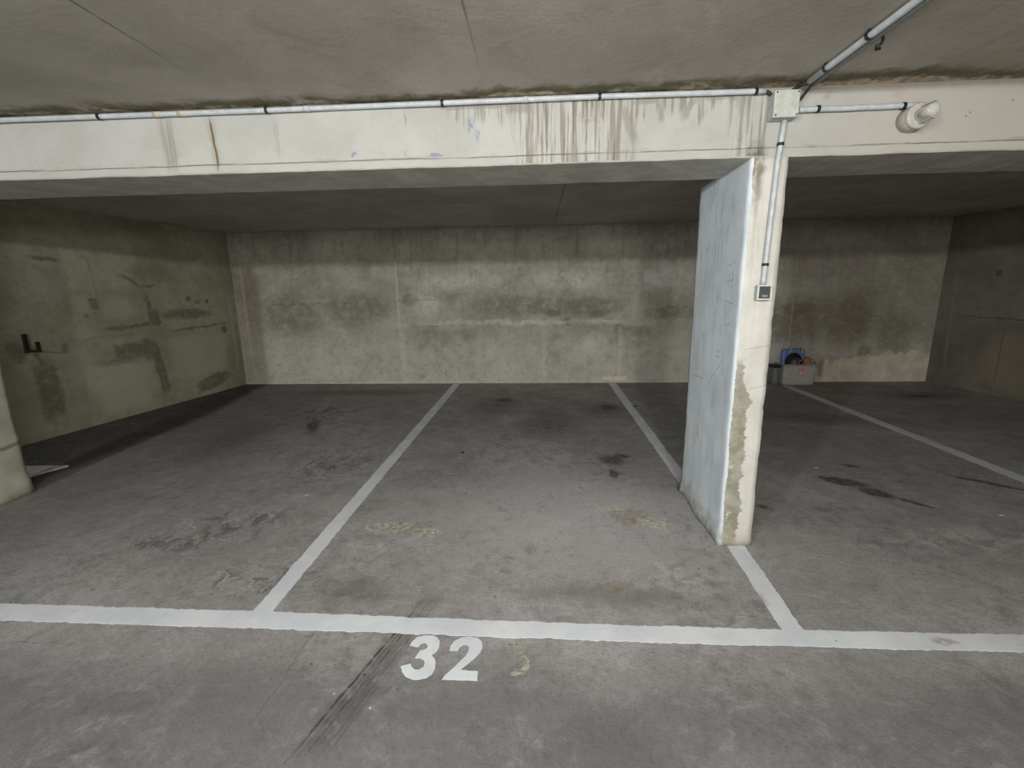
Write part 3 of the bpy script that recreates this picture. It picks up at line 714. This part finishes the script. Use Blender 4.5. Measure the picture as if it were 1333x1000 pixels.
def arc(cx, cy, rx, ry, a0, a1, n=14):
    return [(cx+rx*math.cos(math.radians(a0+(a1-a0)*i/n)), cy+ry*math.sin(math.radians(a0+(a1-a0)*i/n))) for i in range(n+1)]
DIG = {"three":[[(-0.552,1.663),(-0.547,1.691),(-0.531,1.713),(-0.503,1.724),(-0.469,1.726),(-0.442,1.715),(-0.427,1.692),(-0.423,1.661),(-0.429,1.634),(-0.446,1.614),(-0.43,1.598),(-0.419,1.573),(-0.416,1.543),(-0.424,1.517),(-0.441,1.5),(-0.464,1.492),(-0.495,1.491),(-0.523,1.502),(-0.544,1.523),(-0.559,1.552),(-0.522,1.568),(-0.513,1.551),(-0.498,1.54),(-0.48,1.539),(-0.466,1.552),(-0.464,1.571),(-0.474,1.589),(-0.491,1.597),(-0.512,1.597),(-0.501,1.638),(-0.482,1.643),(-0.473,1.655),(-0.476,1.67),(-0.489,1.681),(-0.505,1.676),(-0.513,1.658)]],"two":[[(-0.376,1.642),(-0.375,1.667),(-0.363,1.695),(-0.339,1.716),(-0.303,1.725),(-0.267,1.718),(-0.245,1.699),(-0.237,1.67),(-0.243,1.64),(-0.262,1.606),(-0.291,1.571),(-0.313,1.543),(-0.24,1.541),(-0.237,1.496),(-0.377,1.495),(-0.37,1.515),(-0.348,1.544),(-0.324,1.581),(-0.302,1.615),(-0.293,1.641),(-0.294,1.663),(-0.307,1.678),(-0.325,1.673),(-0.337,1.657),(-0.34,1.641)]],"old":[[(-0.136,1.694),(-0.09,1.697),(-0.06,1.676),(-0.07,1.667),(-0.1,1.681),(-0.132,1.671)],[(-0.095,1.675),(-0.078,1.664),(-0.051,1.65),(-0.065,1.632),(-0.081,1.649)],[(-0.073,1.629),(-0.049,1.624),(-0.033,1.596),(-0.037,1.561),(-0.055,1.536),(-0.092,1.524),(-0.111,1.527),(-0.109,1.538),(-0.093,1.543),(-0.092,1.557),(-0.068,1.555),(-0.055,1.578),(-0.059,1.603),(-0.076,1.614)]]}
digit('painted_number', DIG['three'], 'white painted digit 3 of the number 32, partly over the scraped grooves')
digit('painted_number', DIG['two'], 'white painted digit 2 of the number 32')
digit('painted_number', DIG['old'], 'faded yellowish remains of an older painted digit beside the white number 32', 'old', wear=.009)

# ------------------------------------------------------------------ cable conduits
RT = .0125
def clip_at(parent, p, axis, side, r=RT):
    """black saddle clip: a strap round the tube plus its foot against the concrete; side = direction to the surface"""
    bm = bmesh.new()
    p = Vector(p); a = Vector(axis).normalized(); s = Vector(side).normalized(); u = a.cross(s)
    for off in (-.0045, .0045):
        pass
    pts = [p + (s*math.cos(t)+u*math.sin(t))*(r+.002) for t in [math.radians(45+27*k) for k in range(11)]]
    # strap, as a broad flat band
    inner, outer = [], []
    for q in pts:
        d = (q-p).normalized()
        for lst, rr in ((inner, r+.0004), (outer, r+.0034)):
            lst.append([bm.verts.new(p+d*rr+a*o_) for o_ in (-.007, .007)])
    for k in range(len(pts)-1):
        bm.faces.new((inner[k][0], inner[k+1][0], inner[k+1][1], inner[k][1]))
        bm.faces.new((outer[k][0], outer[k][1], outer[k+1][1], outer[k+1][0]))
        for e in (0, 1): bm.faces.new((inner[k][e], outer[k][e], outer[k+1][e], inner[k+1][e]))
    for k in (0, -1): bm.faces.new((inner[k][0], inner[k][1], outer[k][1], outer[k][0]))
    foot = p + s*(r+.0005)
    rot = Matrix((a, u, s)).transposed()
    for v in bmesh.ops.create_cube(bm, size=1)['verts']:
        v.co = foot + rot @ Vector((v.co.x*.013, v.co.y*.020, v.co.z*.006))
    return obj('clip', bm, M['black'], parent)
def wavy(a, b, n=24, amp=.003, seed=0, fixed=None):
    a, b = Vector(a), Vector(b); out = []
    for i in range(n+1):
        t = i/n; p = a.lerp(b, t)
        e = min(1, t*6, (1-t)*6)
        out.append(p + Vector((0, 0, 1))*amp*e*noise.noise(Vector((t*4, seed, 0))))
    return out
YT = YB0 - .020     # axis of tubes fixed to the beam face
def tube(name, pts, mat, parent, r=RT, n=14):
    bm = bmesh.new(); add_tube(bm, pts, r, n); return obj(name, bm, M[mat], parent, True)

# long run towards the side wall
c = thing('cable_conduit', 'long grey conduit clipped along the top of the beam, left of the junction box', 'conduit', (1.08, YT, 2.41))
def zl(x):      # sags and steps slightly as it goes
    k = [(-6.0, 2.408), (-2.83, 2.410), (-1.9, 2.409), (-1.5, 2.4085), (-.47, 2.411), (.05, 2.413), (.31, 2.4135), (1.1, 2.4095)]
    for (x0, z0), (x1, z1) in zip(k, k[1:]):
        if x <= x1: return z0+(z1-z0)*(x-x0)/(x1-x0)
    return k[-1][1]
xs = [-6.0+7.10*i/160 for i in range(161)]
tube('tube', [(x, YT, zl(x)) for x in xs], 'pvc', c)
for x in (-3.3, -2.262, -1.365, -.463, .312, 1.055): clip_at(c, (x, YT, zl(x)), (1, 0, 0), (0, 1, 0))
for x0, x1 in ((-1.965, -1.925), (-1.835, -1.79), (-1.17, -1.14), (-.06, -.035)):
    bm = bmesh.new(); add_tube(bm, [(x0, YT, zl(x0)), (x1, YT, zl(x1))], RT+.0016, 16); obj('coupling', bm, M['coupling'] if x0 < -1.5 else M['pvc'], c, True)
bm = bmesh.new(); add_tube(bm, [(1.098, YT, 2.4095), (1.118, YT, 2.401), (1.134, YT, 2.388), (1.14, YT, 2.38)], .0075, 10); obj('cable_tail', bm, M['rubber'], c, True)

# run to the bulkhead lamp
c = thing('cable_conduit', 'short horizontal conduit between the junction box and the round lamp', 'conduit', (1.27, YT, 2.327))
tube('tube', wavy((1.262, YT, 2.322), (1.818, YT, 2.324), amp=.003, seed=3), 'pvc', c)
for x in (1.352, 1.745): clip_at(c, (x, YT, 2.3235), (1, 0, 0), (0, 1, 0))
bm = bmesh.new(); add_tube(bm, [(1.228, YT, 2.315), (1.245, YT, 2.320), (1.270, YT, 2.323)], .0085, 10)
obj('cable_tail', bm, M['rubber'], c, True)
bm = bmesh.new(); add_tube(bm, [(1.812, YT, 2.324), (1.826, YT, 2.322), (1.834, YT+.004, 2.31)], .007, 10)
obj('cable_tail', bm, M['rubber'], c, True)

# drop to the switch
c = thing('cable_conduit', 'vertical conduit running down the pillar from the junction box to the light switch', 'conduit', (1.175, YT, 1.49))
dp = lambda z: (1.174+(z-1.5)*(1.190-1.174)/.66 + (.010 if z > 2.1 else 0)*(z-2.1)/.18, YT, z)
tube('tube', [dp(1.490+.79*i/20) for i in range(21)], 'pvc', c)
for z in (2.172, 1.603): clip_at(c, dp(z), (0, 0, 1), (0, 1, 0))

# pair of tubes crossing the aisle ceiling
ZT = ZC - .020
c = thing('cable_conduit', 'bright grey conduit crossing the ceiling towards the viewer, the upper of the pair', 'conduit', (1.247, 2.40, ZT))
tube('tube', [(1.250+.006*math.sin(i*.4), 2.385-6.4*i/40, ZT) for i in range(41)], 'pvc', c, .0135)
for y in (2.26, 2.0, 1.35, .7): clip_at(c, (1.250, y, ZT), (0, 1, 0), (0, 0, 1), .0137)
bm = bmesh.new(); add_tube(bm, [(1.250, 2.395, ZT), (1.238, 2.43, ZT+.001), (1.215, 2.455, 2.40), (1.195, 2.463, 2.383)], .0085, 10)
obj('cable_tail', bm, M['rubber'], c, True)
c = thing('cable_conduit', 'grimy dark conduit beside the bright ceiling conduit, with an open dangling clip', 'conduit', (1.30, 2.42, ZT))
tube('tube', [(1.283+.005*math.sin(i*.3+1), 2.43-6.4*i/40, ZT+.002) for i in range(41)], 'pvc_dark', c, .0125)
for y in (1.2, .5): clip_at(c, (1.283, y, ZT+.002), (0, 1, 0), (0, 0, 1))
bm = bmesh.new(); add_tube(bm, [(1.283, 2.42, ZT), (1.280, 2.455, 2.395), (1.262, 2.470, 2.365), (1.232, 2.470, 2.345)], .0062, 10)
obj('cable_tail', bm, M['rubber'], c, True)
# open clip hanging loose
bm = bmesh.new()
pts = [Vector((1.292, 2.02, 2.424)) + Vector((.020*math.sin(math.radians(a)), .0, -.022+.020*math.cos(math.radians(a)))) for a in range(0, 200, 20)]
pts += [Vector((1.300, 2.035, 2.376)), Vector((1.318, 2.04, 2.380))]
add_tube(bm, pts, .0055, 8); obj('clip', bm, M['black'], c, True)

# ------------------------------------------------------------------ junction box
j = thing('junction_box', 'square pale grey junction box at the head of the pillar where the conduits meet', 'junction box', (1.18, 2.5, 2.28))
bm = bmesh.new(); add_box(bm, 1.126, 1.238, 2.446, 2.502, 2.277, 2.392, .006, 3); obj('body', bm, M['boxside'], j)
bm = bmesh.new(); add_box(bm, 1.1235, 1.2265+.013, 2.430, 2.446, 2.277, 2.395, .004, 2); obj('lid', bm, M['box'], j)
for sx in (1.133, 1.230):
    for sz in (2.287, 2.385):
        bm = bmesh.new(); add_lathe(bm, [(.0042, 0), (.0042, .0025), (.0030, .0032), (0, .0032)], (sx, 2.4305, sz), 'Y', 12); obj('screw', bm, M['screw'], j)

# ------------------------------------------------------------------ switch
s = thing('light_switch', 'small square light switch with a charcoal rocker on the front of the pillar', 'light switch', (1.172, 2.5, 1.42))
bm = bmesh.new(); add_box(bm, 1.140, 1.2065, 2.462, 2.501, 1.4265, 1.4985, .006, 3); obj('body', bm, M['boxside'], s)
bm = bmesh.new()      # frame ring
ox0, ox1, oz0, oz1 = 1.1375, 1.2090, 1.4245, 1.5005
ix0, ix1, iz0, iz1 = 1.1445, 1.2020, 1.4320, 1.4935
for (a0, a1, b0, b1) in ((ox0, ox1, iz1, oz1), (ox0, ox1, oz0, iz0), (ox0, ix0, iz0, iz1), (ix1, ox1, iz0, iz1)):
    add_box(bm, a0, a1, 2.452, 2.463, b0, b1)
obj('frame', bm, M['frame'], s)
bm = bmesh.new(); add_box(bm, ix0+.0006, ix1-.0006, 2.4545, 2.463, iz0+.0006, iz1-.0006, .002, 2); r_ = obj('rocker', bm, M['rocker'], s)
bm = bmesh.new()      # pale printed blocks near the foot of the rocker
add_box(bm, 1.1635, 1.1720, 2.4538, 2.4548, 1.4400, 1.4505); add_box(bm, 1.1735, 1.1800, 2.4538, 2.4548, 1.4400, 1.4490)
add_box(bm, 1.1815, 1.1890, 2.4538, 2.4548, 1.4400, 1.4510)
mk = obj('printed_mark', bm, M['mark'], s)

# ------------------------------------------------------------------ bulkhead lamp
l = thing('bulkhead_lamp', 'unlit round bulkhead lamp with a clear glass on the right part of the beam', 'lamp', (1.79, 2.5, 2.262))
LC = (1.787, 2.497, 2.263)
bm = bmesh.new(); add_lathe(bm, [(.055, -.002), (.055, .045), (.053, .056), (.048, .062), (.040, .066)], LC, 'Y', 40); obj('base', bm, M['lampwhite'], l, True)
bm = bmesh.new(); add_lathe(bm, [(.0535, .054), (.0560, .058), (.0560, .070), (.050, .074), (.038, .074)], LC, 'Y', 40); obj('collar', bm, M['lampwhite'], l, True)
bm = bmesh.new(); add_lathe(bm, [(.030, .072), (.030, .140), (.027, .149), (.016, .154), (0, .155)], LC, 'Y', 36)
add_lathe(bm, [(.028, .072), (.028, .138), (.025, .146), (.015, .151), (0, .152)], LC, 'Y', 36)
obj('glass_cover', bm, M['glass'], l, True)
for sg in (-1, 1):
    bm = bmesh.new(); z = LC[2]+sg*.0345; y = 2.385
    add_box(bm, LC[0]-.008, LC[0]+.008, 2.338, 2.424, z-.003, z+.003, .002); obj('guard_bar', bm, M['lampwhite'], l)
bm = bmesh.new(); add_lathe(bm, [(.014, .062), (.014, .085), (.010, .088)], LC, 'Y', 20); obj('socket', bm, M['socket'], l, True)
bm = bmesh.new(); add_lathe(bm, [(.010, .086), (.012, .094), (.015, .108), (.017, .120), (.014, .132), (.008, .139), (0, .1405)], LC, 'Y', 24); obj('bulb', bm, M['lampbulb'], l, True)

# ------------------------------------------------------------------ iron bracket on the side wall
h = thing('wall_bracket', 'black iron bracket with upturned tip fixed to the buff side wall', 'bracket', (-5.25, 4.39, .95))
bm = bmesh.new(); add_box(bm, -5.262, -5.236, 4.375, 4.415, .930, 1.125, .002); obj('plate', bm, M['iron'], h)
bm = bmesh.new()
add_box(bm, -5.240, -5.115, 4.380, 4.412, .940, .956, .003); add_box(bm, -5.127, -5.112, 4.376, 4.416, .942, 1.045, .003)
obj('arm', bm, M['iron'], h)

# flat board half hidden behind the left pillar
bm = bmesh.new()
pts = [(-4.20, 3.63), (-4.78, 3.60), (-4.86, 3.02), (-4.46, 3.00)]
a = [bm.verts.new((x, y, 0.0)) for x, y in pts]; b = [bm.verts.new((x, y, .014)) for x, y in pts]
bm.faces.new(a); bm.faces.new(b)
for i in range(4): k = (i+1) % 4; bm.faces.new((a[i], a[k], b[k], b[i]))
tag(obj('flat_board', bm, M['slab']), 'dusty grey flat board lying on the floor behind the cut-off pillar', 'board')

# ------------------------------------------------------------------ crate and its contents
def bin_mesh(x0, x1, y0, y1, z0, z1, th=.005, taper=.02):
    bm = bmesh.new()
    def ring(i, z, t, r=.03, n=5):
        cx, cy = (x0+x1)/2, (y0+y1)/2; hx, hy = (x1-x0)/2-i-t, (y1-y0)/2-i-t
        v = []
        for q, (sx, sy) in enumerate(((1, 1), (-1, 1), (-1, -1), (1, -1))):
            for k in range(n):
                a = math.radians(90*q+90*k/(n-1))
                v.append(bm.verts.new((cx+sx*(hx-r)+r*math.cos(a), cy+sy*(hy-r)+r*math.sin(a), z)))
        return v
    rings = [ring(0, z0+.004, taper+.006), ring(0, z0, taper+.012)]
    rings = [rings[1], rings[0]]
    for f in (.12, .5, .9): rings.append(ring(0, z0+(z1-z0)*f, taper*(1-f)))
    rings += [ring(0, z1, 0), ring(th, z1, 0)]
    for f in (.9, .5, .12): rings.append(ring(th, z0+(z1-z0)*f, taper*(1-f)))
    rings.append(ring(th, z0+.012, taper+.006))
    n = len(rings[0])
    for A, B in zip(rings, rings[1:]):
        for k in range(n): bm.faces.new((A[k], A[(k+1) % n], B[(k+1) % n], B[k]))
    bm.faces.new(rings[0]); bm.faces.new(rings[-1])
    return bm
CX0, CX1, CY0, CY1, CZ = 3.715, 4.205, 6.95, 7.205, .325
k = thing('storage_crate', 'frosted clear plastic storage crate on the floor against the rear wall, filled with cables', 'storage crate', ((CX0+CX1)/2, 7.08, 0))
obj('tub', bin_mesh(CX0, CX1, CY0, CY1, 0, CZ, .005, .018), M['crate'], k, True)
bm = bmesh.new()
for (a0, a1, b0, b1) in ((CX0-.012, CX1+.012, CY0-.012, CY0+.004), (CX0-.012, CX1+.012, CY1-.004, CY1+.012), (CX0-.012, CX0+.004, CY0, CY1), (CX1-.004, CX1+.012, CY0, CY1)):
    add_box(bm, a0, a1, b0, b1, CZ-.022, CZ+.004, .004)
obj('rim', bm, M['crate_rim'], k)
bm = bmesh.new(); add_box(bm, 3.925, 4.015, CY0+.0005, CY0+.0035, .215, .275, .001); st = obj('label_patch', bm, M['sticker'], k); st['label'] = 'faded pink label'
bm = bmesh.new(); add_lathe(bm, [(0, -.002), (.017, -.002), (.017, .0035), (0, .0035)], (3.963, CY0, .205), 'Y', 20); obj('tag_spot', bm, M['white'], k)
# contents
g = 'things stored in the clear crate'
def add_blob_cloth(bm, cx, cy, cz, rx, ry, rz, seed):
    r = bmesh.ops.create_icosphere(bm, subdivisions=4, radius=1)
    for v in r['verts']:
        p = v.co.copy(); n_ = noise.noise(p*1.7+Vector((seed, 0, 0)))*.35+noise.noise(p*4+Vector((0, seed, 0)))*.15
        q = p*(1+n_)
        q.x = max(-1.1, min(1.1, q.x)); q.y = max(-1.05, min(1.05, q.y)); q.z = max(-.95, q.z)
        v.co = Vector((cx+q.x*rx, cy+q.y*ry, cz+q.z*rz))
bm = bmesh.new(); add_blob_cloth(bm, 3.82, 7.035, .125, .042, .045, .10, 3)
tag(obj('cloth', bm, M['pink'], None, True), 'pink cloth bundled in the end of the clear crate', 'cloth')
bm = bmesh.new()
add_box(bm, 3.765, 4.10, 7.115, 7.185, .03, .535, .03, 4)
b_ = thing('carry_case', 'bright blue plastic carry case standing upright in the crate behind the cables', 'carry case', (3.93, 7.15, .02))
obj('shell', bm, M['blue'], b_, True)
bm = bmesh.new()
add_tube(bm, [(3.86, 7.118, .45), (3.862, 7.10, .50), (3.872, 7.095, .562), (3.96, 7.095, .568), (4.03, 7.095, .562), (4.04, 7.10, .50), (4.043, 7.118, .45)], .013, 10)
obj('handle', bm, M['handle'], b_, True)
def coil(name, cx, cy, cz, rx, rz, r, turns, mat, label, cat, tilt=0., seed=0, dy=.012, noise_amp=.012, shrink=0.):
    bm = bmesh.new(); pts = []
    N = 26*turns
    for i in range(N+1):
        a = 2*PI*i/26; t = i/N
        w = (1-shrink*t)+.14*noise.noise(Vector((a*.4, seed, 0)))
        p = Vector((cx+rx*w*math.cos(a), cy-dy*turns*(t-.5)+noise_amp*noise.noise(Vector((a*.6, seed, 3))), cz+rz*w*math.sin(a)))
        p.x += tilt*(p.z-cz)
        pts.append(p)
    add_tube(bm, pts, r, 8)
    return tag(obj(name, bm, M[mat], None, True), label, cat)
coil('cable_coil', 3.905, 7.045, .34, .115, .125, .016, 6, 'rubber', 'thick black cable coiled on top of the crate in front of the blue case', 'cable', seed=1, dy=.010, shrink=.5)
coil('cable_coil', 3.880, 6.988, .335, .055, .075, .008, 3, 'brown', 'thin red-brown cord coiled inside the loops of the black cable', 'cable', tilt=.4, seed=5, dy=.009)
coil('cable_coil', 3.965, 6.972, .35, .030, .055, .006, 2, 'cord', 'pale tan cord loop beside the red-brown cord in the crate', 'cable', tilt=.6, seed=9, dy=.008)
coil('cable_coil', 4.155, 6.985, .345, .028, .070, .006, 2, 'cord', 'olive cord looped over the outer corner of the crate', 'cable', tilt=-.7, seed=12, dy=.012)
bm = bmesh.new()
for v in add_box(bm, -.050, .050, -.035, .045, -.09, .10, .004): pass
bmesh.ops.rotate(bm, verts=bm.verts, cent=(0, 0, 0), matrix=Matrix.Rotation(math.radians(-24), 3, 'Y'))
bmesh.ops.translate(bm, verts=bm.verts, vec=(4.110, 7.050, .315))
tag(obj('cardboard_box', bm, M['tan']), 'small tan cardboard box tilted in the crate beside the black cable', 'cardboard box')
# narrow bin beside the crate
k = thing('storage_bin', 'narrow dark grey bin with a black lid beside the clear crate', 'bin', (3.645, 7.1, 0))
obj('tub', bin_mesh(3.600, 3.695, 7.00, 7.20, 0, .268, .004, .006), M['teal'], k, True)
bm = bmesh.new(); add_box(bm, 3.572, 3.697, 6.985, 7.205, .270, .305, .006, 2); obj('lid', bm, M['black'], k)

# small litter on the floor
def chip(x, y, s_, label, mat='debris', h_=.006):
    bm = bmesh.new(); r = bmesh.ops.create_icosphere(bm, subdivisions=2, radius=1)
    for v in r['verts']:
        w = 1+.4*noise.noise(v.co*2+Vector((x, y, 0)))
        v.co = Vector((x+v.co.x*s_*w, y+v.co.y*s_*.6*w, h_*.5+v.co.z*h_*.5))
    tag(obj('floor_chip', bm, M[mat]), label, 'litter')
chip(2.325, 3.70, .022, 'pale scrap lying by the black oil stain in the right bay')
chip(3.03, 2.90, .016, 'tiny white chip on open floor, beyond the oil stain in the right bay')
chip(-.19, 4.63, .012, 'tiny pale chip at the centre of the bay behind number 32')
chip(-1.735, 3.10, .016, 'tiny pale chip in the bay beside the dividing line')
chip(-.700, 4.02, .020, 'small black crumb on the floor of the numbered bay', 'rubber', .012)
chip(1.255, 5.72, .028, 'black crumb resting on the rear dividing line behind the pillar', 'rubber', .012)

# ------------------------------------------------------------------ light
def area(name, loc, rot, sx, sy, power, col):
    d = bpy.data.lights.new(name, 'AREA'); d.shape = 'RECTANGLE'; d.size = sx; d.size_y = sy; d.energy = power; d.color = col
    o = bpy.data.objects.new(name, d); C.objects.link(o); o.location = loc; o.rotation_euler = [math.radians(a) for a in rot]; return o
def bulb(name, loc, power, col, r=.12):
    d = bpy.data.lights.new(name, 'POINT'); d.energy = power; d.color = col; d.shadow_soft_size = r
    o = bpy.data.objects.new(name, d); C.objects.link(o); o.location = loc; return o
COOL, WARM = (.93, 1., .985), (1., .88, .72)
bulb('aisle_lamp_a', (-3.2, -3.0, 2.39), 600, COOL, .09)
bulb('aisle_lamp_b', (.3, -3.0, 2.39), 400, (1., .975, .93), .10)
bulb('aisle_lamp_c', (4.2, -3.0, 2.39), 40, WARM, .10)
area('fill_high', (0, -.7, 1.98), (92, 0, 0), 1.8, .25, 62, (1., .985, .95))  # added fill panel behind the camera to lift ceiling and beam, no real fitting
area('fill_low', (0, -.7, 1.1), (100, 0, 0), 1.6, .8, 14, (.97, 1., 1.))  # added low fill behind the camera

w = bpy.data.worlds.new('garage_air'); S.world = w; w.use_nodes = True
w.node_tree.nodes['Background'].inputs[0].default_value = (.8, .85, .9, 1)
w.node_tree.nodes['Background'].inputs[1].default_value = .03

# ------------------------------------------------------------------ camera
cam = bpy.data.cameras.new('camera'); co = bpy.data.objects.new('camera', cam); C.objects.link(co)
F_PX = 592.07
cam.sensor_fit = 'HORIZONTAL'; cam.sensor_width = 36; cam.lens = F_PX/1333*36
cam.clip_start = .02; cam.clip_end = 60
R_ = Matrix(((.99851003, .05235976, -.01536774), (-.00431503, -.20497958, -.97875674), (-.05439755, .97736474, -.20444823)))
right, down, fwd = R_[0], R_[1], R_[2]
mw = Matrix((right, -down, -fwd)).transposed().to_4x4(); mw.translation = Vector((0, 0, 1.5))
co.matrix_world = mw
S.camera = co

S.view_settings.view_transform = 'Standard'; S.view_settings.look = 'None'
S.view_settings.gamma = 1; S.view_settings.use_curve_mapping = False; S.view_settings.exposure = 0.0
S.cycles.max_bounces = 5; S.cycles.diffuse_bounces = 4
S.cycles.use_adaptive_sampling = True; S.cycles.adaptive_threshold = .03; S.cycles.adaptive_min_samples = 16
